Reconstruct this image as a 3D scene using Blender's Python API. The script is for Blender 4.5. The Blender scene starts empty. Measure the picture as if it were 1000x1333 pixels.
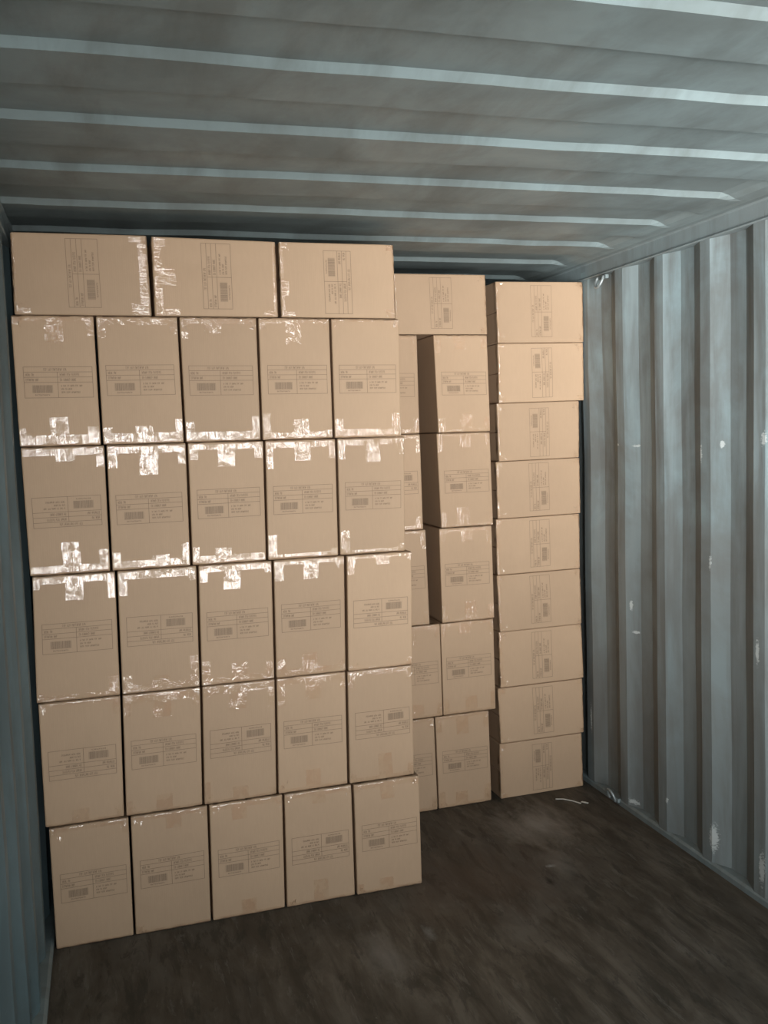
import bpy, bmesh, math, random
from mathutils import Matrix, Vector, noise

S = bpy.context.scene
COL = S.collection
random.seed(7)

# ------------------------------------------------------------------ camera
cam_d = bpy.data.cameras.new('camera')
cam = bpy.data.objects.new('camera', cam_d)
COL.objects.link(cam)
cam_d.sensor_fit = 'HORIZONTAL'
cam_d.sensor_width = 27.0
cam_d.lens = 27.0 * 1.2477
cam_d.clip_start = 0.02
_r = Vector((0.95129471, -0.30661234, -0.03205072))
_u = Vector((0.05545525, 0.06792628, 0.99614795))
_f = Vector((0.30325417, 0.94940765, -0.08162117))
m = Matrix.Identity(4)
for i in range(3):
    m[i][0], m[i][1], m[i][2] = _r[i], _u[i], -_f[i]
m[0][3], m[1][3], m[2][3] = 0.33475572, 0.0, 1.69776824
cam.matrix_world = m
S.camera = cam

# ------------------------------------------------------------------ colour management
S.view_settings.view_transform = 'Standard'
S.view_settings.look = 'None'
S.view_settings.gamma = 1.0
S.view_settings.use_curve_mapping = False
S.view_settings.exposure = 0.14

# ------------------------------------------------------------------ daylight outside the open doors
SKY = 4.0            # hazy sky
YARD = 8.0          # sunlit pale yard below the horizon
LOBE = 72.0          # brighter part of the surroundings, off to one side
LOBE_DIR = Vector((-0.46, -0.87, -0.25)).normalized()
GLARE = 11.0         # paler open stretch straight behind the doors
GLARE_DIR = Vector((0.05, -1.0, -0.06)).normalized()
W = bpy.data.worlds.new('sky')
S.world = W
W.use_nodes = True
nt = W.node_tree
nt.nodes.clear()
def wn(typ, op=None, **inp):
    x = nt.nodes.new(typ)
    if op: x.operation = op
    for k_, v_ in inp.items(): x.inputs[int(k_[1:])].default_value = v_
    return x
wo = wn('ShaderNodeOutputWorld'); bg = wn('ShaderNodeBackground'); tc = wn('ShaderNodeTexCoord')
dot = wn('ShaderNodeVectorMath', 'DOT_PRODUCT', _1=LOBE_DIR)
mx = wn('ShaderNodeMath', 'MAXIMUM', _1=0.0)
pw = wn('ShaderNodeMath', 'POWER', _1=30.0)
sep = wn('ShaderNodeSeparateXYZ')
ra = wn('ShaderNodeValToRGB')
e_ = ra.color_ramp.elements
e_[0].position = 0.485; e_[0].color = (YARD / 20, YARD * 0.97 / 20, YARD * 0.90 / 20, 1)
e_[1].position = 0.515; e_[1].color = (SKY * 0.90 / 20, SKY * 0.97 / 20, SKY / 20, 1)
hm = wn('ShaderNodeMath', 'MULTIPLY_ADD', _1=0.5, _2=0.5)
sc1 = wn('ShaderNodeVectorMath', 'SCALE'); sc1.inputs[3].default_value = 20.0
sc2 = wn('ShaderNodeVectorMath', 'SCALE'); sc2.inputs[0].default_value = (LOBE * 0.97, LOBE, LOBE)
ad = wn('ShaderNodeVectorMath', 'ADD')
L_ = nt.links.new
L_(tc.outputs['Generated'], dot.inputs[0]); L_(dot.outputs['Value'], mx.inputs[0]); L_(mx.outputs[0], pw.inputs[0])
L_(tc.outputs['Generated'], sep.inputs[0]); L_(sep.outputs[2], hm.inputs[0]); L_(hm.outputs[0], ra.inputs[0])
side = wn('ShaderNodeMapRange', _1=0.0, _2=0.26, _3=20.0, _4=5.5)     # duller surroundings on the other side
L_(sep.outputs[0], side.inputs[0]); L_(side.outputs[0], sc1.inputs[3])
L_(ra.outputs[0], sc1.inputs[0]); L_(pw.outputs[0], sc2.inputs[3])
L_(sc1.outputs[0], ad.inputs[0]); L_(sc2.outputs[0], ad.inputs[1])
dot2 = wn('ShaderNodeVectorMath', 'DOT_PRODUCT', _1=GLARE_DIR)
mx2 = wn('ShaderNodeMath', 'MAXIMUM', _1=0.0)
pw2 = wn('ShaderNodeMath', 'POWER', _1=60.0)
sc3 = wn('ShaderNodeVectorMath', 'SCALE'); sc3.inputs[0].default_value = (GLARE * 0.95, GLARE * 0.98, GLARE)
ad2 = wn('ShaderNodeVectorMath', 'ADD')
L_(tc.outputs['Generated'], dot2.inputs[0]); L_(dot2.outputs['Value'], mx2.inputs[0]); L_(mx2.outputs[0], pw2.inputs[0])
L_(pw2.outputs[0], sc3.inputs[3]); L_(ad.outputs[0], ad2.inputs[0]); L_(sc3.outputs[0], ad2.inputs[1])
L_(ad2.outputs[0], bg.inputs['Color'])
bg.inputs['Strength'].default_value = 1.0
L_(bg.outputs[0], wo.inputs[0])

# the open end of the container guides sky light inwards (portal: adds no light of its own)
THETA = 0.02558937550084019
ORG = Vector((2.5600056, 3.0, 0.0))
ROT = Matrix.Rotation(-THETA, 4, 'Z')
CM = Matrix.Translation(ORG) @ ROT          # container frame: s across, t along, z up
DOOR_T = -4.45
BACK_T = 1.66
LW = -2.412
ld = bpy.data.lights.new('door_portal', 'AREA')
ld.shape = 'RECTANGLE'; ld.size = 2.44; ld.size_y = 2.44
ld.cycles.is_portal = True
lo = bpy.data.objects.new('door_portal', ld)
COL.objects.link(lo)
lo.matrix_world = CM @ Matrix.Translation((LW / 2, DOOR_T - 0.08, 1.22)) @ Matrix.Rotation(math.radians(90), 4, 'X')

# ------------------------------------------------------------------ node helpers
class NT:
    def __init__(s, name):
        s.m = bpy.data.materials.new(name); s.m.use_nodes = True
        s.t = s.m.node_tree; s.t.nodes.clear()
        s.out = s.n('ShaderNodeOutputMaterial')
    def n(s, typ, **kw):
        x = s.t.nodes.new(typ)
        for k, v in kw.items():
            if k.startswith('i_'):
                x.inputs[k[2:].replace('_', ' ')].default_value = v
            else:
                setattr(x, k, v)
        return x
    def l(s, a, b): s.t.links.new(a, b)
    def coord(s, scale=(1, 1, 1), rot=(0, 0, 0), src='Object'):
        c = s.n('ShaderNodeTexCoord'); mp = s.n('ShaderNodeMapping')
        mp.inputs['Scale'].default_value = scale; mp.inputs['Rotation'].default_value = rot
        s.l(c.outputs[src], mp.inputs[0]); return mp.outputs[0]
    def noise(s, scale, detail=4, rough=0.55, vec=None, dist=0.0):
        x = s.n('ShaderNodeTexNoise'); x.inputs['Scale'].default_value = scale
        x.inputs['Detail'].default_value = detail; x.inputs['Roughness'].default_value = rough
        x.inputs['Distortion'].default_value = dist
        if vec is not None: s.l(vec, x.inputs['Vector'])
        return x.outputs['Fac']
    def ramp(s, fac, stops):
        x = s.n('ShaderNodeValToRGB'); e = x.color_ramp.elements
        while len(e) < len(stops): e.new(0.5)
        for i, (p, c) in enumerate(stops):
            e[i].position = p; e[i].color = (c if len(c) == 4 else (*c, 1)) if isinstance(c, tuple) else (c, c, c, 1)
        s.l(fac, x.inputs[0]); return x.outputs[0]
    def mix(s, fac, a, b, typ='MIX'):
        x = s.n('ShaderNodeMix'); x.data_type = 'RGBA'; x.blend_type = typ
        for sock, v in ((x.inputs[0], fac), (x.inputs[6], a), (x.inputs[7], b)):
            if isinstance(v, (int, float)): sock.default_value = v
            elif isinstance(v, tuple): sock.default_value = (*v, 1)
            else: s.l(v, sock)
        return x.outputs[2]
    def bump(s, h, strength=0.3, dist=0.01, prev=None):
        x = s.n('ShaderNodeBump'); x.inputs['Strength'].default_value = strength
        x.inputs['Distance'].default_value = dist; s.l(h, x.inputs['Height'])
        if prev is not None: s.l(prev, x.inputs['Normal'])
        return x.outputs[0]
    def bsdf(s, col, rough=0.6, metal=0.0, nrm=None, spec=0.5):
        b = s.n('ShaderNodeBsdfPrincipled')
        if isinstance(col, tuple): b.inputs['Base Color'].default_value = (*col, 1)
        else: s.l(col, b.inputs['Base Color'])
        if isinstance(rough, (int, float)): b.inputs['Roughness'].default_value = rough
        else: s.l(rough, b.inputs['Roughness'])
        b.inputs['Metallic'].default_value = metal
        b.inputs['Specular IOR Level'].default_value = spec
        if nrm is not None: s.l(nrm, b.inputs['Normal'])
        s.l(b.outputs[0], s.out.inputs[0]); return b

def paint(name, base, dirt, amount=0.55, streak='z', scuff=0.5, pale=None, marks=(), tide=None):
    """worn grey-green container paint with grime clouds, streaks, rubbed patches and bare scuffs"""
    k = NT(name)
    c = k.coord()
    if streak == 'z': cs = k.coord((6, 6, 0.7))
    elif streak == 'diag': cs = k.coord((3.0, 1.0, 1), (0, 0, 0.75))
    else: cs = k.coord((1, 9, 1))
    big = k.noise(1.9, 6, 0.62, c, 0.5)
    st = k.noise(2.0, 6, 0.62, cs, 0.3)
    fine = k.noise(60, 3, 0.6, c)
    f1 = k.ramp(big, [(0.40, 0.0), (0.60, amount)])
    col = k.mix(f1, base, dirt)
    f2 = k.ramp(st, [(0.46, 0.0), (0.64, amount * 0.9)])
    col = k.mix(f2, col, tuple(x * 0.85 for x in dirt))
    if pale:
        f4 = k.ramp(k.noise(1.3, 5, 0.6, cs, 0.3), [(0.50, 0.0), (0.66, 0.6)])
        col = k.mix(f4, col, pale)
    if tide:
        # rubbed, darker grime below an uneven line, cleaner paint above it
        sp = k.n('ShaderNodeSeparateXYZ'); k.l(c, sp.inputs[0])
        wob = k.noise(2.6, 5, 0.65, k.coord((1, 1, 0.8)), 0.4)
        ma = k.n('ShaderNodeMath', operation='MULTIPLY_ADD'); k.l(wob, ma.inputs[0]); ma.inputs[1].default_value = 1.6; k.l(sp.outputs[2], ma.inputs[2])
        mr = k.n('ShaderNodeMapRange'); k.l(ma.outputs[0], mr.inputs[0])
        mr.inputs[1].default_value = tide + 0.72; mr.inputs[2].default_value = tide + 0.92; mr.inputs[3].default_value = 0.45; mr.inputs[4].default_value = 0.0
        col = k.mix(mr.outputs[0], col, tuple(x * 1.05 for x in dirt))
    if scuff:
        sc = k.noise(14, 6, 0.75, k.coord((1, 1, 2.2)), 1.2)
        f3 = k.ramp(sc, [(0.70, 0.0), (0.76, scuff)])
        col = k.mix(f3, col, (0.50, 0.53, 0.52))
    for (t_, z_, rt, rz) in marks:
        cc = k.n('ShaderNodeTexCoord'); mp = k.n('ShaderNodeMapping')
        sc_ = (0.0, 1.0 / rt, 1.0 / rz)
        mp.inputs['Scale'].default_value = sc_
        mp.inputs['Location'].default_value = (0.0, -t_ / rt, -z_ / rz)
        k.l(cc.outputs['Object'], mp.inputs[0])
        ln = k.n('ShaderNodeVectorMath', operation='LENGTH'); k.l(mp.outputs[0], ln.inputs[0])
        nz_ = k.noise(70, 4, 0.7, k.coord((1, 1, 1.8)))
        ad_ = k.n('ShaderNodeMath', operation='MULTIPLY_ADD'); k.l(nz_, ad_.inputs[0]); ad_.inputs[1].default_value = 2.2; k.l(ln.outputs['Value'], ad_.inputs[2])
        col = k.mix(_step(k, ad_.outputs[0]), col, (0.55, 0.58, 0.57))
    nrm = k.bump(fine, 0.12, 0.002)
    nrm = k.bump(k.noise(5, 3, 0.5, c), 0.25, 0.008, nrm)
    rg = k.ramp(big, [(0.3, 0.40), (0.7, 0.62)])
    k.bsdf(col, rg, 0.0, nrm, 0.4)
    return k.m
def _step(k, v):
    mr = k.n('ShaderNodeMapRange'); k.l(v, mr.inputs[0])
    mr.inputs[1].default_value = 1.55; mr.inputs[2].default_value = 1.85; mr.inputs[3].default_value = 0.8; mr.inputs[4].default_value = 0.0
    return mr.outputs[0]

M = {}
MARKS = [(0.545, 1.611, 0.030, 0.008), (0.665, 1.616, 0.020, 0.009), (0.055, 1.585, 0.012, 0.045), (-0.05, 1.62, 0.014, 0.02), (-0.30, 1.64, 0.02, 0.035),
         (0.575, 0.925, 0.014, 0.030), (0.55, 0.81, 0.030, 0.010), (-0.01, 0.125, 0.030, 0.075), (-0.29, 0.13, 0.022, 0.085), (0.57, 0.052, 0.045, 0.016),
         (0.30, 0.16, 0.012, 0.018), (0.93, 0.33, 0.010, 0.09), (0.0, 1.18, 0.010, 0.04), (-0.27, 0.90, 0.014, 0.06)]
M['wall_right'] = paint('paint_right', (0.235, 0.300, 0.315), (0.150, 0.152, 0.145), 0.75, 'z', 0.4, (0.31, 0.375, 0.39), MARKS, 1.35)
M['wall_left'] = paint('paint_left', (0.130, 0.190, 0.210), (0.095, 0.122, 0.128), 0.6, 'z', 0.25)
M['ceiling'] = paint('paint_roof', (0.228, 0.282, 0.290), (0.152, 0.172, 0.168), 0.65, 'diag', 0.0)
M['rail'] = paint('paint_rail', (0.215, 0.265, 0.275), (0.17, 0.18, 0.175), 0.5, 'y', 0.3)
M['dark'] = paint('paint_end_wall', (0.17, 0.22, 0.23), (0.12, 0.12, 0.12), 0.5, 'z', 0.0)

# worn plywood floor, boards run the length of the container
k = NT('plywood_floor')
c = k.coord()
cl = k.coord((6.0, 1.3, 1))
g1 = k.noise(2.2, 6, 0.62, cl, 0.5)
big = k.noise(1.3, 5, 0.6, c, 0.6)
col = k.ramp(g1, [(0.36, (0.056, 0.047, 0.036)), (0.50, (0.108, 0.090, 0.070)), (0.64, (0.180, 0.155, 0.128))])
col = k.mix(k.ramp(big, [(0.35, 0.0), (0.62, 0.55)]), col, (0.080, 0.062, 0.046))
col = k.mix(k.ramp(k.noise(0.9, 5, 0.65, k.coord((1.3, 0.8, 1)), 0.8), [(0.52, 0.0), (0.74, 0.6)]), col, (0.17, 0.155, 0.14))
dk = k.noise(3.0, 6, 0.7, k.coord((3.2, 0.55, 1)), 0.8)
col = k.mix(k.ramp(dk, [(0.60, 0.0), (0.70, 0.7)]), col, (0.030, 0.025, 0.020))
sc = k.noise(7.0, 8, 0.8, k.coord((2.6, 0.8, 1), (0, 0, 0.05)), 0.4)
col = k.mix(k.ramp(sc, [(0.66, 0.0), (0.72, 0.5)]), col, (0.24, 0.225, 0.20))
spk = k.noise(46, 3, 0.6, k.coord((1, 0.7, 1)))
col = k.mix(k.ramp(spk, [(0.74, 0.0), (0.78, 0.6)]), col, (0.34, 0.33, 0.31))
spd = k.noise(28, 4, 0.7, k.coord((1.2, 0.5, 1)))
col = k.mix(k.ramp(spd, [(0.64, 0.0), (0.72, 0.55)]), col, (0.022, 0.019, 0.015))
br = k.n('ShaderNodeTexBrick'); br.offset = 0.5
br.inputs['Scale'].default_value = 1.0
br.inputs['Brick Width'].default_value = 2.44; br.inputs['Row Height'].default_value = 0.4
br.inputs['Mortar Size'].default_value = 0.0022; br.inputs['Mortar Smooth'].default_value = 0.5
br.inputs['Color1'].default_value = (1, 1, 1, 1); br.inputs['Color2'].default_value = (0.92, 0.90, 0.89, 1)
br.inputs['Mortar'].default_value = (0.78, 0.75, 0.73, 1)
k.l(k.coord((1, 1, 1), (0, 0, math.pi / 2)), br.inputs['Vector'])
col = k.mix(0.8, col, br.outputs['Color'], 'MULTIPLY')
st2 = k.noise(2.6, 8, 0.72, k.coord((7, 1.6, 1)), 0.5)
col = k.mix(k.ramp(st2, [(0.53, 0.0), (0.60, 0.62)]), col, (0.040, 0.036, 0.028))
col = k.mix(k.ramp(k.noise(3.4, 8, 0.78, k.coord((8, 1.3, 1), (0, 0, 0.06)), 0.3), [(0.57, 0.0), (0.63, 0.5)]), col, (0.185, 0.165, 0.145))
def blot(s_, t_, rs, rt, colr, amt, freq=9):
    global col
    cc = k.n('ShaderNodeTexCoord'); mp = k.n('ShaderNodeMapping')
    mp.inputs['Scale'].default_value = (1 / rs, 1 / rt, 0); mp.inputs['Location'].default_value = (-s_ / rs, -t_ / rt, 0)
    k.l(cc.outputs['Object'], mp.inputs[0])
    ln = k.n('ShaderNodeVectorMath', operation='LENGTH'); k.l(mp.outputs[0], ln.inputs[0])
    a_ = k.n('ShaderNodeMath', operation='MULTIPLY_ADD'); k.l(k.noise(freq, 6, 0.7, k.coord((1, 0.5, 1)), 0.4), a_.inputs[0]); a_.inputs[1].default_value = 1.8; k.l(ln.outputs['Value'], a_.inputs[2])
    mr = k.n('ShaderNodeMapRange'); k.l(a_.outputs[0], mr.inputs[0])
    mr.inputs[1].default_value = 0.85; mr.inputs[2].default_value = 1.7; mr.inputs[3].default_value = amt; mr.inputs[4].default_value = 0.0
    col = k.mix(mr.outputs[0], col, colr)
blot(-0.45, 0.62, 0.24, 0.32, (0.33, 0.30, 0.27), 0.85)
blot(-0.52, 0.25, 0.10, 0.22, (0.28, 0.25, 0.22), 0.7)
blot(-0.90, 0.25, 0.55, 0.45, (0.125, 0.078, 0.054), 0.6, 5)
blot(-0.62, 0.12, 0.022, 0.075, (0.012, 0.010, 0.008), 0.95, 30)
blot(-0.56, 0.235, 0.03, 0.02, (0.42, 0.42, 0.40), 0.8, 40)
blot(-1.17, -0.08, 0.03, 0.07, (0.26, 0.25, 0.24), 0.7, 30)
blot(-1.35, -0.15, 0.12, 0.20, (0.24, 0.22, 0.20), 0.7, 9)
blot(-0.75, -0.55, 0.03, 0.30, (0.018, 0.015, 0.012), 0.7, 12)
nrm = k.bump(g1, 0.2, 0.004)
nrm = k.bump(k.noise(90, 4, 0.6, cl), 0.15, 0.002, nrm)
k.bsdf(col, k.ramp(big, [(0.3, 0.5), (0.7, 0.75)]), 0, nrm, 0.35)
M['floor'] = k.m

def cardboard(name, base):
    k = NT(name)
    info = k.n('ShaderNodeObjectInfo')
    off = k.n('ShaderNodeVectorMath'); off.operation = 'ADD'
    k.l(k.coord(), off.inputs[0])
    rv = k.n('ShaderNodeVectorMath'); rv.operation = 'SCALE'; rv.inputs[3].default_value = 23.0
    k.l(info.outputs['Location'], rv.inputs[0]); k.l(rv.outputs[0], off.inputs[1])
    v = off.outputs[0]
    big = k.noise(4.5, 4, 0.55, v)
    fib = k.n('ShaderNodeMapping'); fib.inputs['Scale'].default_value = (60, 60, 8); k.l(v, fib.inputs[0])
    f = k.noise(3, 4, 0.6, fib.outputs[0])
    col = k.mix(k.ramp(big, [(0.35, 0.0), (0.7, 0.35)]), base, tuple(x * 0.86 for x in base))
    col = k.mix(k.ramp(f, [(0.3, 0.0), (0.75, 0.16)]), col, tuple(x * 0.75 for x in base))
    hv = k.n('ShaderNodeHueSaturation'); k.l(col, hv.inputs['Color'])
    rr = k.n('ShaderNodeMapRange'); rr.inputs[3].default_value = 0.94; rr.inputs[4].default_value = 1.05
    k.l(info.outputs['Random'], rr.inputs[0]); k.l(rr.outputs[0], hv.inputs['Value'])
    wv = k.n('ShaderNodeTexWave'); wv.inputs['Scale'].default_value = 45; wv.bands_direction = 'X'
    k.l(k.coord(), wv.inputs['Vector'])
    nrm = k.bump(wv.outputs['Fac'], 0.05, 0.001)
    nrm = k.bump(big, 0.3, 0.006, nrm)
    k.bsdf(hv.outputs[0], 0.62, 0, nrm, 0.3)
    return k.m
CARD = (0.472, 0.320, 0.207)
M['card'] = cardboard('cardboard', CARD)

k = NT('printing_ink')
k.bsdf(tuple(x * 0.50 for x in CARD), 0.6, 0, None, 0.3)
M['ink'] = k.m

# clear packing tape: mostly see-through, glossy and finely wrinkled
def tape(name, sx, sz, strength):
    k = NT(name)
    info = k.n('ShaderNodeObjectInfo')
    off = k.n('ShaderNodeVectorMath'); off.operation = 'ADD'
    k.l(k.coord(), off.inputs[0])
    rv = k.n('ShaderNodeVectorMath'); rv.operation = 'SCALE'; rv.inputs[3].default_value = 31.0
    k.l(info.outputs['Location'], rv.inputs[0]); k.l(rv.outputs[0], off.inputs[1])
    mp = k.n('ShaderNodeMapping'); mp.inputs['Scale'].default_value = (sx, 40, sz)
    k.l(off.outputs[0], mp.inputs[0])
    w1 = k.noise(1.0, 3, 0.6, mp.outputs[0], 0.6)
    w2 = k.noise(26, 4, 0.6, off.outputs[0], 0.5)
    nrm = k.bump(w1, strength, 0.0016)
    nrm = k.bump(w2, 0.6, 0.004, nrm)
    b = k.n('ShaderNodeBsdfGlossy')
    b.inputs['Color'].default_value = (1, 1, 1, 1)
    b.inputs['Roughness'].default_value = 0.06
    k.l(nrm, b.inputs['Normal'])
    tr = k.n('ShaderNodeBsdfTransparent')
    tr.inputs['Color'].default_value = (0.985, 0.982, 0.97, 1)
    fr = k.n('ShaderNodeFresnel'); fr.inputs['IOR'].default_value = 1.9
    k.l(nrm, fr.inputs['Normal'])
    ms = k.n('ShaderNodeMixShader')
    patch = k.ramp(k.noise(38, 3, 0.6, off.outputs[0], 0.8), [(0.40, 0.15), (0.56, 1.0)])
    mm = k.n('ShaderNodeMath', operation='MULTIPLY'); k.l(fr.outputs[0], mm.inputs[0]); k.l(patch, mm.inputs[1])
    k.l(mm.outputs[0], ms.inputs[0])
    k.l(tr.outputs[0], ms.inputs[1]); k.l(b.outputs[0], ms.inputs[2])
    k.l(ms.outputs[0], k.out.inputs[0])
    return k.m
M['tape'] = tape('clear_tape', 150, 16, 0.9)
M['tape_lying'] = tape('clear_tape_turned', 16, 150, 0.9)

k = NT('worn_steel')
k.bsdf((0.34, 0.37, 0.37), 0.42, 0.5, k.bump(k.noise(60, 4), 0.3, 0.002))
M['steel'] = k.m
k = NT('pale_plastic_scrap'); k.bsdf((0.72, 0.70, 0.64), 0.5); M['scrap'] = k.m

# ------------------------------------------------------------------ mesh helpers
def link(name, bm, mat, parent=None, smooth=False, loc=None, mw=None):
    me = bpy.data.meshes.new(name)
    bm.normal_update(); bm.to_mesh(me); bm.free()
    if mat is not None: me.materials.append(mat)
    if smooth:
        for q in me.polygons: q.use_smooth = True
    o = bpy.data.objects.new(name, me)
    COL.objects.link(o)
    if parent is not None: o.parent = parent
    if loc is not None: o.location = loc
    if mw is not None: o.matrix_world = mw
    return o

def box(bm, a, b, bev=0.0):
    r = bmesh.ops.create_cube(bm, size=1.0)
    vs = r['verts']
    for v in vs:
        v.co = Vector([a[i] + (v.co[i] + 0.5) * (b[i] - a[i]) for i in range(3)])
    if bev:
        es = list({e for v in vs for e in v.link_edges})
        bmesh.ops.bevel(bm, geom=es, offset=bev, segments=2, affect='EDGES', profile=0.5)

def struct(name, bm, mat, smooth=False):
    o = link(name, bm, mat, smooth=smooth, mw=CM)
    o['kind'] = 'structure'
    return o

# ------------------------------------------------------------------ container shell
# floor
bm = bmesh.new(); box(bm, (LW - 0.04, DOOR_T, -0.03), (0.04, BACK_T + 0.05, 0.0)); struct('floor', bm, M['floor'])

def corrugated(pts_t, z0, z1, side, nz=40):
    """pts_t: list of (t, outward depth); side +1 right wall, -1 left wall"""
    bm = bmesh.new()
    base = 0.0 if side > 0 else LW
    rows = []
    for j in range(nz + 1):
        z = z0 + (z1 - z0) * j / nz
        row = []
        for t, d in pts_t:
            dent = 0.006 * (noise.noise(Vector((t * 1.3, z * 1.6, side * 7.0)))) if 0 < j < nz else 0
            row.append(bm.verts.new((base + side * (d + max(dent, -0.001 if d < 0.01 else -1)), t, z)))
        rows.append(row)
    for j in range(nz):
        for i in range(len(pts_t) - 1):
            q = (rows[j][i], rows[j][i + 1], rows[j + 1][i + 1], rows[j + 1][i])
            bm.faces.new(q if side < 0 else q[::-1])
    return bm

def side_profile(phase, pitch=0.3035, crest=0.060, slope=0.078, depth=0.030):
    trough = pitch - crest - 2 * slope
    pts = []
    t = phase
    while t > DOOR_T: t -= pitch
    while t < BACK_T + 0.4:
        # crest ends at t; slope away; trough; slope back; crest
        pts += [(t - crest, 0.0), (t, 0.0), (t + slope, depth), (t + slope + trough, depth)]
        t += pitch
    return [(min(max(a, DOOR_T), BACK_T + 0.03), d) for a, d in pts if DOOR_T - pitch < a < BACK_T + 0.3]

ZW0, ZW1 = 0.0, 2.40
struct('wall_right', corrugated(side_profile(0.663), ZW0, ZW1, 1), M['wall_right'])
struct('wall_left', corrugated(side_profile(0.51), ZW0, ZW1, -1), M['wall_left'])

# end wall, corrugated too
bm = bmesh.new()
x = LW - 0.04; prof = []
while x < 0.08:
    prof += [(x, 0), (x + 0.06, 0), (x + 0.10, 0.04), (x + 0.18, 0.04)]
    x += 0.25
prev = None
for s_, d in prof:
    s_ = min(s_, 0.04)
    a = bm.verts.new((s_, BACK_T + d, 0)); b = bm.verts.new((s_, BACK_T + d, 2.46))
    if prev: bm.faces.new((prev[0], a, b, prev[1]))
    prev = (a, b)
struct('wall_back', bm, M['dark'])

# roof: shallow pressed ribs across, dying out into a flat flange beside each rail
HI, LO, FL = 2.461, 2.445, 2.434
PITCH = 0.4135
SEG = [(0.0, HI), (0.020, LO), (0.203, LO), (0.225, HI)]     # bright slope, low flat, slope up, high flat
ts = []
t = -0.232 - PITCH * 11
while t < BACK_T + 0.1:
    for a, z in SEG: ts.append((t - 0.022 + a, z))
    t += PITCH
ts = [(min(max(a, DOOR_T), BACK_T + 0.04), z) for a, z in ts if a > DOOR_T - 0.3]
ss = [0.0, -0.035, -0.050, -0.075, -0.10, -0.13] + [-0.13 + (LW + 0.26) * i / 24 for i in range(1, 25)] + [LW + 0.10, LW + 0.075, LW + 0.05, LW + 0.006, LW]
bm = bmesh.new(); prev = None
# refine along t so that dents show
tt = []
for (a, za), (b, zb) in zip(ts, ts[1:]):
    if b - a < 1e-5: continue
    n_ = 1 if b - a < 0.05 else 4
    for i in range(n_):
        tt.append((a + (b - a) * i / n_, za + (zb - za) * i / n_))
tt.append(ts[-1])
for t, z in tt:
    row = []
    for s_ in ss:
        e = min(-s_, s_ - LW)
        w = min(max((e - 0.05) / 0.08 if -s_ < s_ - LW else (e - 0.001) / 0.004, 0), 1); w = w * w * (3 - 2 * w)
        dent = 0.004 * noise.noise(Vector((s_ * 2.2, t * 2.6, 3.3))) + 0.0025 * noise.noise(Vector((s_ * 6, t * 5, 9.3)))
        zz = FL + (z - FL) * w + dent * w
        if -s_ < 0.04: zz = FL - 0.004
        row.append(bm.verts.new((s_, t, zz)))
    if prev:
        for i in range(len(ss) - 1): bm.faces.new((prev[i], row[i], row[i + 1], prev[i + 1]))
    prev = row
struct('ceiling', bm, M['ceiling'])

# long rails and door frame: trims
def trim(n, fn, mat='rail'):
    bm = bmesh.new(); fn(bm); return struct('trim_%d' % n, bm, M[mat])

def extrude_profile(bm, prof, t0, t1, n=30):
    prev = None
    for j in range(n + 1):
        t = t0 + (t1 - t0) * j / n
        row = [bm.verts.new((x, t, z)) for x, z in prof]
        if prev:
            for i in range(len(prof)):
                k2 = (i + 1) % len(prof); bm.faces.new((prev[i], prev[k2], row[k2], row[i]))
        else: bm.faces.new(row[::-1])
        prev = row
    bm.faces.new(prev)

def top_rail(sgn, base):
    f = lambda x: base + sgn * x
    return lambda bm: extrude_profile(bm, [(f(0.07), 2.362), (f(-0.006), 2.362), (f(-0.009), 2.366), (f(-0.006), 2.3705), (f(0.0), 2.373),
        (f(0.0), 2.425), (f(-0.012), 2.4315), (f(0.07), 2.4315)], DOOR_T, BACK_T + 0.04)
def low_rail(sgn, base, lip=0.0):
    f = lambda x: base + sgn * (x - (lip if x < 0.01 else 0.0))
    return lambda bm: extrude_profile(bm, [(f(0.07), 0.001), (f(-0.004), 0.001), (f(-0.005), 0.022), (f(0.004), 0.030), (f(0.07), 0.036)], DOOR_T, BACK_T + 0.04)
trim(1, top_rail(1, 0.0)); trim(2, top_rail(-1, LW))
trim(3, low_rail(1, 0.0)); trim(4, low_rail(-1, LW, 0.015))
def door_frame(bm):
    box(bm, (LW - 0.06, DOOR_T - 0.12, -0.10), (LW + 0.06, DOOR_T, 2.56), 0.006)
    box(bm, (-0.06, DOOR_T - 0.12, -0.10), (0.06, DOOR_T, 2.56), 0.006)
    box(bm, (LW + 0.06, DOOR_T - 0.12, 2.36), (-0.06, DOOR_T, 2.56), 0.006)
    box(bm, (LW + 0.06, DOOR_T - 0.12, -0.12), (-0.06, DOOR_T, -0.002), 0.006)
trim(5, door_frame)
# outer roof skin and outer sides keep daylight out
bm = bmesh.new()
box(bm, (LW - 0.06, DOOR_T, 2.47), (0.06, BACK_T + 0.10, 2.50))
box(bm, (LW - 0.09, DOOR_T, -0.1), (LW - 0.07, BACK_T + 0.10, 2.50))
box(bm, (0.07, DOOR_T, -0.1), (0.09, BACK_T + 0.10, 2.50))
box(bm, (LW - 0.09, BACK_T + 0.10, -0.1), (0.09, BACK_T + 0.12, 2.50))
struct('trim_6', bm, M['dark'])
# ------------------------------------------------------------------ cartons
DEPTH = 0.62
CW, CH = 0.2635, 0.4218     # width and height of an upright carton

def bulge(u, v, seed, amp):
    b = amp * (1 - (2 * u - 1) ** 2) * (1 - (2 * v - 1) ** 2)
    n_ = 0.0018 * noise.noise(Vector((u * 2.1 + seed * 3.7, v * 3.1, seed * 1.3)))
    e = min(u, 1 - u, v, 1 - v)
    return -(b + n_ * min(1, e * 8))

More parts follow.
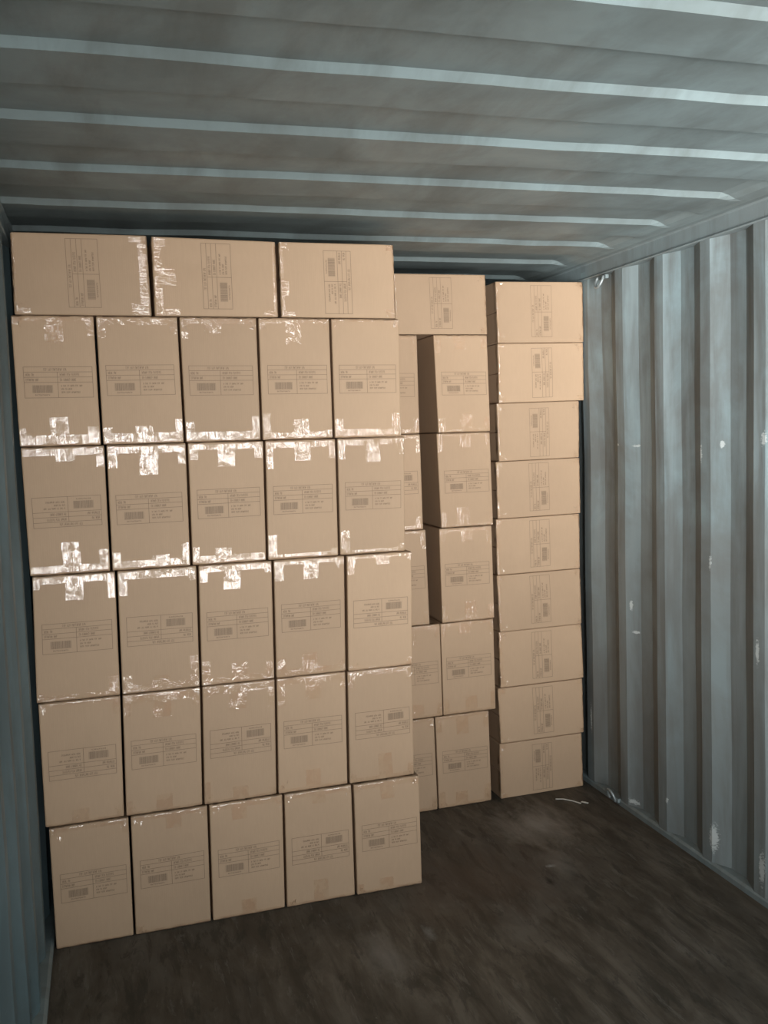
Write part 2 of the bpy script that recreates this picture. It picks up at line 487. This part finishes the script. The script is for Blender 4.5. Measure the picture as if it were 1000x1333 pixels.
class Carton:
    """front face is the quad TL TR BR BL in the plane y = y0; u runs across, v up"""
    def __init__(s, quad, y0, seed, lying=0):
        s.q = [(quad[0], quad[1]), (quad[2], quad[3]), (quad[4], quad[5]), (quad[6], quad[7])]
        s.y0 = y0; s.seed = seed; s.lying = lying
        s.amp = random.uniform(-0.0012, 0.0035)
        s.ox = (quad[4] + quad[6]) / 2; s.oz = min(quad[5], quad[7])
    def uv(s, a, b):
        """canonical upright frame (a across 0..1, b up 0..1) to face coordinates; lying cartons are turned"""
        if s.lying == 1: return (1 - b, a)       # top edge to the left (turned anticlockwise)
        if s.lying == -1: return (b, 1 - a)
        return (a, b)
    def pos(s, u, v, dy=0.0):
        TL, TR, BR, BL = s.q
        # slightly reduced so that neighbours never touch
        x = (1 - v) * ((1 - u) * BL[0] + u * BR[0]) + v * ((1 - u) * TL[0] + u * TR[0])
        z = (1 - v) * ((1 - u) * BL[1] + u * BR[1]) + v * ((1 - u) * TL[1] + u * TR[1])
        z = z + 0.0007 - 0.0014 * v
        return Vector((x - s.ox + max(dy, 0.0) * 0.0256, dy, z - s.oz))
    def front(s, a, b, off):
        u, v = s.uv(a, b)
        return s.pos(u, v, bulge(u, v, s.seed, s.amp) - off)

def body_mesh(c):
    bm = bmesh.new()
    w, h = (CW, CH) if not c.lying else (CH, CW)
    box(bm, (0, 0, 0), (w, DEPTH, h), 0.005)
    nx, nz = (6, 9) if not c.lying else (9, 6)
    cuts = [((w * i / nx, 0, 0), (1, 0, 0)) for i in range(1, nx)]
    cuts += [((0, 0, h * i / nz), (0, 0, 1)) for i in range(1, nz)]
    if not c.lying: cuts += [((w / 2 + d, 0, 0), (1, 0, 0)) for d in (-0.0025, 0.0025)]
    else: cuts += [((0, 0, h / 2 + d), (0, 0, 1)) for d in (-0.0025, 0.0, 0.0025)]
    cuts += [((0, DEPTH * f, 0), (0, 1, 0)) for f in (0.1, 0.5)]
    for co, no in cuts:
        bmesh.ops.bisect_plane(bm, geom=bm.verts[:] + bm.edges[:] + bm.faces[:], plane_co=co, plane_no=no)
    crush = [random.uniform(0, 0.004) if random.random() < 0.6 else 0 for _ in range(4)]
    for v in bm.verts:
        x, y, z = v.co
        u, q = x / w, z / h
        # flap seam on the two closing faces
        seam = (abs(x - w / 2) < 0.001 and (z < 1e-4 or z > h - 1e-4)) if not c.lying else (abs(z - h / 2) < 0.001 and (x < 1e-4 or x > w - 1e-4))
        if seam and y > 0.004:
            if not c.lying: q = 0.012 if z < h / 2 else 0.988
            else: u = 0.010 if x < w / 2 else 0.990
        dy = y
        if y < 0.3: dy += bulge(min(max(u, 0), 1), min(max(q, 0), 1), c.seed, c.amp) * (1 if y < 0.004 else 0)
        for i, (cu, cv) in enumerate(((0, 0), (1, 0), (1, 1), (0, 1))):
            d = math.hypot((u - cu) * w, (q - cv) * h)
            if y < 0.01 and d < 0.02: dy += crush[i] * (1 - d / 0.02)
        v.co = c.pos(u, q, dy)
    return bm

def strip(bm, c, a0, a1, b0, b1, na=4, nb=4, off=0.0009, skew=0.0):
    rows = []
    for j in range(nb + 1):
        row = []
        for i in range(na + 1):
            a = a0 + (a1 - a0) * i / na + skew * (b0 + (b1 - b0) * j / nb - (b0 + b1) / 2)
            b = b0 + (b1 - b0) * j / nb
            row.append(bm.verts.new(c.front(a, b, off)))
        rows.append(row)
    for j in range(nb):
        for i in range(na):
            f = (rows[j][i], rows[j][i + 1], rows[j + 1][i + 1], rows[j + 1][i])
            bm.faces.new(f)

def tape_mesh(c, end, band, tab, left, right):
    """end: +1 tape over the top closing flaps, -1 over the bottom ones. lengths in metres.
    band = width of the strip lying on the front; tab = (centre, width, length); left/right = (width, length)"""
    bm = bmesh.new()
    e = 0.0080 / CH
    bd = band / CH
    B = lambda x: (1 - x) if end > 0 else x          # distance from the edge -> b
    def piece(a0, a1, d0, d1, **kw):
        strip(bm, c, a0, a1, min(B(d0), B(d1)), max(B(d0), B(d1)), **kw)
    if band > 0: piece(0.012, 0.988, e, bd, na=14, nb=2)
    if tab:
        cx, tw, tl = tab; tw /= CW; tl /= CH
        piece(cx - tw / 2, cx + tw / 2, bd if band > 0 else e, tl, na=5, nb=7, skew=random.uniform(-0.12, 0.12))
    if left: piece(0.012, 0.012 + left[0] / CW, bd if band > 0 else e, left[1] / CH, na=3, nb=4, skew=0)
    if right: piece(0.988 - right[0] / CW, 0.988, bd if band > 0 else e, right[1] / CH, na=3, nb=4, skew=0)
    # strip wraps round the rounded edge on to the flap face and runs on over it
    if band > 0:
        n_ = 14; prev = None
        for i in range(n_ + 1):
            a = 0.012 + 0.976 * i / n_
            jig = 0.0012 * noise.noise(Vector((a * 30, c.seed, end)))
            row = []
            for d, y in ((e, -0.0012), (0.0048 / CH, -0.0008 + jig), (0.0024 / CH, 0.0004 + jig), (0.0006 / CH, 0.0028), (0.0, 0.0058), (0.0, 0.028)):
                u, v = c.uv(a, B(d))
                pt = c.pos(u, v, y)
                row.append(bm.verts.new(pt))
            if prev:
                for q in range(len(row) - 1):
                    f = (prev[q], row[q], row[q + 1], prev[q + 1])
                    bm.faces.new(f if end > 0 else f[::-1])
            prev = row
    # corner gathers: little folds of tape that stand off the board
    for side in (0, 1):
        if not (left if side == 0 else right): continue
        for q in range(5):
            a = 0.02 + random.random() * 0.10; d = 0.004 + random.random() * 0.03
            if side: a = 1 - a
            r1 = random.uniform(0.004, 0.012) / CW; r2 = random.uniform(0.004, 0.016) / CH
            an = random.uniform(-0.8, 0.8)
            p0 = c.front(a, B(d / CH), 0.0012)
            p1 = c.front(min(max(a + r1 * math.cos(an), 0.01), 0.99), B(min(max(d / CH + r2 * math.sin(an), 0.004), 0.3)), 0.0012)
            p2 = c.front(min(max(a + r1 * 0.4, 0.01), 0.99), B(d / CH + r2), random.uniform(0.002, 0.0045))
            try: bm.faces.new([bm.verts.new(p) for p in (p0, p1, p2)])
            except ValueError: pass
    bmesh.ops.recalc_face_normals(bm, faces=bm.faces[:])
    # sheets must face the viewer side
    for f in bm.faces:
        if f.normal.y > 0.3: f.normal_flip()
    return bm

# printed form: outline, cells, bar code, lines of small print. coordinates 0..1 across, 0..1 up
def form_rects(rnd):
    R = []
    lw, lh = 0.0072, 0.0150
    def hline(x0, x1, y): R.append((x0, y - lh / 2, x1, y + lh / 2))
    def vline(x, y0, y1): R.append((x - lw / 2, y0, x + lw / 2, y1))
    hline(0, 1, 0.994); hline(0, 1, 0.006); vline(0.003, 0.012, 0.988); vline(0.997, 0.012, 0.988)
    for y in (0.83, 0.665, 0.50): hline(0.006, 0.994, y)
    vline(0.485, 0.012, 0.824)
    def word(x, y, n_, hgt=0.085, gw=0.017):
        for i in range(n_):
            x0 = x + i * gw
            g = rnd.random()
            t = 0.0042; th = 0.014
            R.append((x0, y, x0 + t, y + hgt))
            if g < 0.6: R.append((x0 + t, y + hgt - th, x0 + gw * 0.66, y + hgt))
            if g > 0.3: R.append((x0 + t, y + hgt * 0.45, x0 + gw * 0.62, y + hgt * 0.45 + th))
            if g > 0.5: R.append((x0 + t, y, x0 + gw * 0.66, y + th))
            if g > 0.7 or g < 0.2: R.append((x0 + gw * 0.62, y + th, x0 + gw * 0.62 + t, y + hgt - th))
        return x + n_ * gw + 0.016
    def line(x, y, words, **kw):
        for n_ in words: x = word(x, y, n_, **kw)
    line(0.29, 0.87, (3, 3, 8, 3))
    line(0.03, 0.705, (4, 2)); line(0.03, 0.54, (7, 3))
    line(0.52, 0.705, (5, 3, 7)); line(0.52, 0.54, (2, 6, 4))
    sm = dict(hgt=0.06, gw=0.0145)
    line(0.53, 0.355, (1, 3, 2, 4, 3, 3), **sm); line(0.53, 0.25, (3, 2, 4), **sm); line(0.53, 0.145, (4, 4, 9), **sm)
    x = 0.115
    while x < 0.41:
        w = rnd.choice((0.004, 0.004, 0.007, 0.010)); R.append((x, 0.16, x + w, 0.41)); x += w + rnd.choice((0.003, 0.004, 0.006))
    line(0.15, 0.075, (12,), hgt=0.045, gw=0.018)
    return R
FORM = form_rects(random.Random(3))

def form_mesh(c, flip, cx=0.515, cb=0.495, tilt=0.0):
    bm = bmesh.new()
    fw, fh = 0.845, 0.238
    def pt(x, y):
        if flip: x, y = 1 - x, 1 - y
        x2 = (x - 0.5) * fw * CW; y2 = (y - 0.5) * fh * CH
        x3 = x2 * math.cos(tilt) - y2 * math.sin(tilt); y3 = x2 * math.sin(tilt) + y2 * math.cos(tilt)
        return c.front(cx + x3 / CW, cb + y3 / CH, 0.0005)
    for x0, y0, x1, y1 in FORM:
        n_ = 8 if x1 - x0 > 0.3 else 1
        for i in range(n_):
            a = x0 + (x1 - x0) * i / n_; b = x0 + (x1 - x0) * (i + 1) / n_
            bm.faces.new([bm.verts.new(pt(*q)) for q in ((a, y0), (b, y0), (b, y1), (a, y1))])
    for f in bm.faces:
        f.normal_update()
        if f.normal.y > 0: f.normal_flip()
    return bm

def make_carton(quad, y0, seed, label, group, lying=0, flip=False, top=None, bottom=None):
    random.seed(seed * 13 + 5)
    c = Carton(quad, y0, seed, lying)
    o = link('cardboard_carton', body_mesh(c), M['card'], loc=(c.ox, y0, c.oz))
    o['label'] = label; o['category'] = 'carton'; o['group'] = group
    link('printed_form', form_mesh(c, flip, cx=0.515 + random.uniform(-0.012, 0.012), cb=0.495 + random.uniform(-0.012, 0.012),
         tilt=random.uniform(-0.008, 0.008)), M['ink'], o)
    tm = M['tape_lying'] if lying else M['tape']
    for end, spec in ((1, top), (-1, bottom)):
        if spec: link('tape_strip', tape_mesh(c, end, *spec), tm, o)
    return o

def std_tape(rnd, k=1.0, tab=True):
    band = rnd.uniform(0.022, 0.034) * k
    return (band, (rnd.uniform(0.42, 0.55), 0.060, rnd.uniform(0.055, 0.095)) if tab else None,
            (rnd.uniform(0.020, 0.032), rnd.uniform(0.055, 0.085)) if rnd.random() < 0.85 else (0.02, 0.04),
            (rnd.uniform(0.020, 0.032), rnd.uniform(0.055, 0.085)) if rnd.random() < 0.85 else (0.02, 0.04))

FRONT = {
(1,1):(0.1818,0.4221,0.4386,0.4219,0.4348,0.0,0.1823,0.0),(1,2):(0.4462,0.4219,0.7058,0.4218,0.6998,0.0,0.4424,0.0),
(1,3):(0.7134,0.4218,0.973,0.4216,0.9659,0.0,0.7074,0.0),(1,4):(0.9806,0.4216,1.2299,0.4215,1.2293,0.0,0.9735,0.0),
(1,5):(1.2375,0.4215,1.4918,0.4214,1.4914,0.0,1.2369,0.0),
(2,1):(0.1725,0.8456,0.4342,0.8448,0.425,0.4219,0.1713,0.4221),(2,2):(0.4418,0.8447,0.7022,0.8439,0.6902,0.4218,0.4326,0.4219),
(2,3):(0.7098,0.8439,0.9641,0.8431,0.9535,0.4217,0.6978,0.4218),(2,4):(0.9717,0.8431,1.2247,0.8423,1.218,0.4215,0.9611,0.4217),
(2,5):(1.2323,0.8423,1.4805,0.8415,1.4766,0.4214,1.2256,0.4215),
(3,1):(0.1783,1.2687,0.4392,1.2679,0.4344,0.8448,0.1682,0.8456),(3,2):(0.4468,1.2679,0.7089,1.2672,0.701,0.8439,0.442,0.8447),
(3,3):(0.7165,1.2671,0.9708,1.2664,0.9635,0.8431,0.7086,0.8439),(3,4):(0.9784,1.2664,1.2358,1.2656,1.2262,0.8423,0.9711,0.8431),
(3,5):(1.2434,1.2656,1.4893,1.2649,1.4804,0.8415,1.2338,0.8423),
(4,1):(0.1679,1.6906,0.4271,1.6896,0.4245,1.268,0.1728,1.2687),(4,2):(0.4347,1.6895,0.693,1.6885,0.6895,1.2672,0.4321,1.268),
(4,3):(0.7006,1.6885,0.9589,1.6874,0.9519,1.2665,0.6971,1.2672),(4,4):(0.9665,1.6874,1.2184,1.6864,1.2144,1.2657,0.9595,1.2664),
(4,5):(1.226,1.6863,1.4789,1.6853,1.4685,1.2649,1.222,1.2657),
(5,1):(0.1634,2.1129,0.4162,2.1118,0.4177,1.6896,0.1662,1.6906),(5,2):(0.4238,2.1117,0.6853,2.1106,0.6878,1.6885,0.4253,1.6896),
(5,3):(0.6929,2.1105,0.9528,2.1094,0.9508,1.6874,0.6954,1.6885),(5,4):(0.9604,2.1093,1.2119,2.1082,1.21,1.6864,0.9584,1.6874),
(5,5):(1.2195,2.1082,1.4719,2.1071,1.4671,1.6853,1.2176,1.6864)}
TOP = [(0.1761,2.3741,0.5987,2.3756,0.6032,2.1115,0.1748,2.1133),(0.6129,2.3735,1.0308,2.3685,1.031,2.1100,0.6127,2.1115),
       (1.0409,2.3687,1.4601,2.3704,1.4603,2.1082,1.0411,2.1100)]
BACK = [(1.8033,0.4265,2.0636,0.4265,2.0683,0,1.8094,0),(1.8414,0.8471,2.0989,0.8471,2.1001,0.4265,1.8449,0.4265),
        (1.8455,1.2717,2.0981,1.2717,2.1013,0.8471,1.8489,0.8471),(1.847,1.6915,2.1011,1.6915,2.1077,1.2717,1.8575,1.2717),
        (1.8442,2.1183,2.0971,2.1183,2.1036,1.6915,1.8553,1.6915)]
PILE = [(2.1132,0.2601,2.5393,0.2587,2.5441,0.0,2.1148,0.0),(2.1118,0.5198,2.5479,0.5197,2.5518,0.2587,2.1211,0.2601),
        (2.1238,0.7792,2.5483,0.7803,2.5562,0.5197,2.1273,0.5198),(2.1188,1.041,2.5435,1.0425,2.5484,0.7803,2.1278,0.7792),
        (2.1205,1.2962,2.5452,1.2991,2.5449,1.0425,2.1228,1.041),(2.1295,1.5547,2.5516,1.5584,2.5533,1.2991,2.1316,1.2962),
        (2.1377,1.8154,2.5542,1.8201,2.5498,1.5584,2.1428,1.5547),(2.148,2.0803,2.5785,2.0837,2.5781,1.8201,2.1492,1.8154),
        (2.1417,2.3516,2.5793,2.3571,2.5786,2.0837,2.1481,2.0803)]
Y1, Y2 = 3.3078, 3.9387
FLIP = {(4,1),(3,2),(3,5),(2,1),(2,3),(2,5),(1,4)}
ROWN = {1: 'on the floor', 2: 'second row up', 3: 'third row up', 4: 'fourth row up', 5: 'fifth row up, under the lying cartons'}
COLN = {1: 'against the left wall', 2: 'second from the left wall', 3: 'middle column', 4: 'fourth from the left wall', 5: 'outer right column'}
GF = 'upright cartons of the near stack'
# tape seen on each carton: (band, centre tab, left corner, right corner)
TS = {
(5,1): ((0.018,(0.50,0.060,0.085),(0.02,0.03),(0.024,0.065)), (0.036,(0.50,0.060,0.094),(0.022,0.060),(0.036,0.062))),
(5,2): ((0.028,None,(0.026,0.072),(0.026,0.060)), (0.036,(0.51,0.058,0.058),(0.028,0.056),(0.022,0.080))),
(5,3): ((0.022,(0.42,0.058,0.055),(0.022,0.075),(0.02,0.04)), (0.034,None,(0.030,0.070),(0.026,0.085))),
(5,4): ((0.018,(0.48,0.058,0.090),(0.02,0.04),(0.02,0.03)), (0.026,(0.55,0.058,0.070),(0.028,0.092),(0.024,0.030))),
(5,5): ((0.012,None,(0.02,0.03),(0.02,0.03)), (0.030,None,(0.032,0.068),(0.034,0.085))),
(4,1): ((0.030,(0.52,0.060,0.050),None,(0.024,0.070)), (0.030,(0.52,0.060,0.105),(0.02,0.03),(0.030,0.076))),
(4,2): ((0.030,(0.52,0.062,0.104),(0.030,0.078),(0.024,0.070)), (0.030,(0.62,0.058,0.045),(0.026,0.060),(0.024,0.080))),
(4,3): ((0.026,(0.50,0.060,0.085),(0.032,0.060),(0.03,0.06)), (0.030,(0.42,0.058,0.055),(0.022,0.062),(0.03,0.03))),
(4,4): ((0.028,(0.52,0.060,0.075),(0.024,0.100),(0.024,0.070)), (0.018,None,(0.030,0.088),(0.022,0.03))),
(4,5): ((0.026,(0.52,0.056,0.088),(0.026,0.075),(0.026,0.065)), (0.016,None,(0.034,0.088),(0.02,0.03))),
(3,1): ((0.028,(0.50,0.058,0.086),(0.02,0.045),(0.022,0.088)), (0.020,None,(0.02,0.03),(0.032,0.070))),
(3,2): ((0.032,None,(0.028,0.085),(0.022,0.050)), (0.028,(0.50,0.056,0.055),(0.032,0.065),(0.026,0.110))),
(3,3): ((0.026,(0.45,0.060,0.090),(0.028,0.060),(0.024,0.040)), (0.026,(0.52,0.056,0.070),(0.028,0.085),(0.026,0.065))),
(3,4): ((0.020,(0.52,0.056,0.075),(0.032,0.075),(0.032,0.030)), (0.028,(0.48,0.056,0.080),(0.032,0.070),(0.02,0.04))),
(3,5): ((0.014,(0.55,0.056,0.040),(0.026,0.070),(0.02,0.03)), (0.010,None,(0.02,0.02),(0.02,0.03))),
(2,1): ((0.014,None,(0.02,0.03),(0.022,0.060)), (0.012,(0.45,0.058,0.050),None,(0.02,0.03))),
(2,2): ((0.034,(0.50,0.062,0.090),(0.022,0.075),(0.026,0.060)), (0.012,(0.50,0.056,0.060),(0.02,0.05),None)),
(2,3): ((0.032,(0.48,0.064,0.092),(0.026,0.04),(0.022,0.095)), (0.012,(0.50,0.056,0.050),(0.02,0.08),(0.02,0.03))),
(2,4): ((0.026,(0.52,0.058,0.088),(0.028,0.100),(0.02,0.06)), (0.014,(0.50,0.056,0.075),(0.02,0.03),None)),
(2,5): ((0.022,None,(0.022,0.060),(0.022,0.050)), (0.018,(0.55,0.056,0.100),(0.024,0.03),(0.024,0.05))),
(1,1): ((0.018,None,(0.02,0.03),(0.02,0.05)), (0.010,None,None,None)),
(1,2): ((0.018,(0.55,0.054,0.060),(0.02,0.03),(0.02,0.03)), (0.012,None,(0.02,0.03),None)),
(1,3): ((0.022,(0.40,0.054,0.065),(0.02,0.03),(0.02,0.03)), (0.012,(0.50,0.056,0.060),None,None)),
(1,4): ((0.020,(0.50,0.054,0.050),(0.02,0.03),(0.02,0.03)), (0.012,(0.50,0.056,0.085),(0.02,0.02),None)),
(1,5): ((0.022,(0.50,0.054,0.070),(0.02,0.03),(0.02,0.03)), (0.012,(0.45,0.056,0.050),(0.022,0.04),None)),
}
JUT = {(3,5): -0.010, (1,1): -0.006, (1,2): -0.006, (1,3): -0.006, (1,4): -0.007, (1,5): -0.012, (2,5): -0.003}
for (r, cidx), q in sorted(FRONT.items()):
    fl = (r, cidx) in FLIP
    lab = 'upright carton %s, %s, near stack%s' % (ROWN[r].split(',')[0], COLN[cidx], ', upside-down print' if fl else '')
    tp, bt = TS[(r, cidx)]
    make_carton(q, Y1 + JUT.get((r, cidx), 0.0), r * 7 + cidx, lab, GF, 0, fl, tp, bt)

rnd = random.Random(11)
GT = 'lying cartons on top of the near stack'
tl = ['brown carton lying on its side atop near stack, against left wall', 'brown carton lying on its side atop near stack, middle of three',
      'brown carton lying atop near stack, rightmost, bar code at upper end']
tt_ = [ # lying, canonical top = left edge when turned anticlockwise
 (1, (0.010,None,(0.02,0.05),None), (0.032,None,(0.036,0.06),(0.02,0.06))),
 (1, (0.030,(0.50,0.058,0.075),(0.02,0.085),(0.03,0.045)), (0.014,None,(0.02,0.05),None)),
 (-1, (0.010,None,(0.022,0.03),(0.03,0.04)), (0.016,(0.62,0.05,0.032),(0.02,0.03),(0.02,0.05)))]
for i, q in enumerate(TOP):
    ly, a, b = tt_[i]
    make_carton(q, Y1 + 0.002, 50 + i, tl[i], GT, ly, False, a, b)

GB = 'upright cartons of the far stack'
lb = ['on the floor', 'second row up', 'third row up', 'fourth row up', 'fifth row up']
for i, q in enumerate(BACK):
    s1, s2 = std_tape(rnd, 0.55), std_tape(rnd, 0.5)
    make_carton(q, Y2 + rnd.uniform(-0.003, 0.003), 60 + i, 'brown upright carton left of the right-hand pile, %s' % lb[i], GB, 0, False, s1, s2)
CX = [1.796, 1.838, 1.783, 1.769, 1.768]
CXB = [1.802, 1.840, 1.790, 1.771, 1.768]
ZL = [0, 0.4265, 0.8471, 1.2717, 1.6915, 2.1183]
for i in range(5):
    q = (CX[i] - 0.2575, ZL[i + 1], CX[i], ZL[i + 1], CXB[i], ZL[i], CXB[i] - 0.2575, ZL[i])
    make_carton(q, Y2 + rnd.uniform(-0.003, 0.003), 70 + i, 'brown carton half hidden behind the near stack, %s' % lb[i], 'half hidden cartons of the far stack',
                0, i == 3, std_tape(rnd, 0.6), std_tape(rnd, 0.6))
make_carton((1.668, 2.378, 2.097, 2.380, 2.101, 2.119, 1.672, 2.119), Y2 + 0.001, 80,
            'brown carton lying across the top of the narrow far columns', 'lying cartons of the far stack', 1, False,
            (0.010, None, None, None), (0.012, None, (0.02, 0.03), (0.02, 0.03)))
DT = {9: 1, 8: -1, 7: -1, 6: 1, 5: 1, 4: 1, 3: 1, 2: 1, 1: -1}
ordn = ['lowest, on the floor', 'second from the floor', 'third from the floor', 'fourth from the floor', 'middle one, fifth up', 'fourth from the top',
        'third from the top', 'second from the top', 'topmost, by the steel ring']
for i, q in enumerate(PILE):
    ly = DT[i + 1]
    a = (rnd.uniform(0.010, 0.016), None, (0.02, 0.03), (0.02, 0.035)); b = (0.010, None, (0.02, 0.02), (0.02, 0.03))
    if ly < 0: a, b = b, a
    make_carton(q, Y2 + rnd.uniform(-0.004, 0.006), 90 + i, 'brown carton lying flat in the pile beside the right wall, %s' % ordn[i],
                'lying cartons piled beside the right wall', ly, False, a, b)

# ------------------------------------------------------------------ lashing rings, scuffs and floor litter
def torus_arc(bm, cx, r, w, a0, a1, n_=28, m_=8, axis=None):
    """bent rod; cx = function angle -> point"""
    rings = []
    pts = [cx(a0 + (a1 - a0) * i / n_) for i in range(n_ + 1)]
    for i, p in enumerate(pts):
        d = (pts[min(i + 1, n_)] - pts[max(i - 1, 0)]).normalized()
        s1 = d.cross(Vector((1, 0.01, 0))).normalized(); s2 = d.cross(s1)
        rings.append([bm.verts.new(p + (s1 * math.cos(2 * math.pi * j / m_) + s2 * math.sin(2 * math.pi * j / m_)) * w) for j in range(m_)])
    for i in range(n_):
        for j in range(m_):
            bm.faces.new((rings[i][j], rings[i][(j + 1) % m_], rings[i + 1][(j + 1) % m_], rings[i + 1][j]))
    bm.faces.new(rings[0][::-1]); bm.faces.new(rings[-1])

def ring(t, z, label, up):
    base = CM @ Vector((-0.004, t, z))
    e = bpy.data.objects.new('lashing_ring', None); COL.objects.link(e)
    e.empty_display_size = 0.05
    e.matrix_world = Matrix.Translation(base) @ ROT
    e['label'] = label; e['category'] = 'lashing ring'; e['group'] = 'lashing rings on the right wall'
    bm = bmesh.new()
    sg = 1 if up else -1
    torus_arc(bm, lambda a: Vector((-0.012 - 0.012 * (1 + math.sin(a)), 0.027 * math.cos(a), sg * 0.032 * math.sin(a) )), 0, 0.006, -0.5, math.pi + 0.5)
    link('ring_rod', bm, M['steel'], e, True)
    bm = bmesh.new(); box(bm, (-0.012, -0.034, -0.022 if up else 0.004), (0.004, 0.034, -0.004 if up else 0.022), 0.003)
    link('mounting_plate', bm, M['rail'], e)
ring(0.748, 2.333, 'steel lashing ring on the right wall just under the roof rail', False)
ring(0.700, 0.036, 'steel lashing ring low on the right wall above the floor', True)

def flake(name, pts, label, cat, mat, group):
    """thin bent sliver lying on the floor"""
    bm = bmesh.new()
    top = []; bot = []
    n_ = len(pts)
    for i, (x, y, z, w) in enumerate(pts):
        d = Vector((pts[min(i + 1, n_ - 1)][0] - pts[max(i - 1, 0)][0], pts[min(i + 1, n_ - 1)][1] - pts[max(i - 1, 0)][1], 0)).normalized()
        s = Vector((-d.y, d.x, 0)) * w
        top.append((bm.verts.new(Vector((x, y, z + 0.002)) + s), bm.verts.new(Vector((x, y, z + 0.002)) - s)))
        bot.append((bm.verts.new(Vector((x, y, z)) + s), bm.verts.new(Vector((x, y, z)) - s)))
    for i in range(n_ - 1):
        bm.faces.new((top[i][0], top[i][1], top[i + 1][1], top[i + 1][0]))
        bm.faces.new((bot[i][0], bot[i + 1][0], bot[i + 1][1], bot[i][1]))
        bm.faces.new((top[i][0], top[i + 1][0], bot[i + 1][0], bot[i][0]))
        bm.faces.new((top[i][1], bot[i][1], bot[i + 1][1], top[i + 1][1]))
    bm.faces.new((top[0][0], bot[0][0], bot[0][1], top[0][1])); bm.faces.new((top[-1][0], top[-1][1], bot[-1][1], bot[-1][0]))
    bmesh.ops.recalc_face_normals(bm, faces=bm.faces[:])
    o = link(name, bm, mat); o['label'] = label; o['category'] = cat
    if group: o['group'] = group
    return o
flake('plastic_sliver', [(2.345, 3.845, 0.001, 0.003), (2.375, 3.83, 0.002, 0.004), (2.405, 3.795, 0.001, 0.004), (2.425, 3.755, 0.001, 0.003)],
      'long thin pale sliver lying on the floor before the right-hand pile', 'scrap', M['scrap'], 'pale scraps on the floor')
flake('plastic_sliver', [(2.437, 3.772, 0.001, 0.005), (2.446, 3.757, 0.002, 0.006), (2.457, 3.745, 0.001, 0.004)],
      'short pale scrap on the floor beside the long thin sliver', 'scrap', M['scrap'], 'pale scraps on the floor')
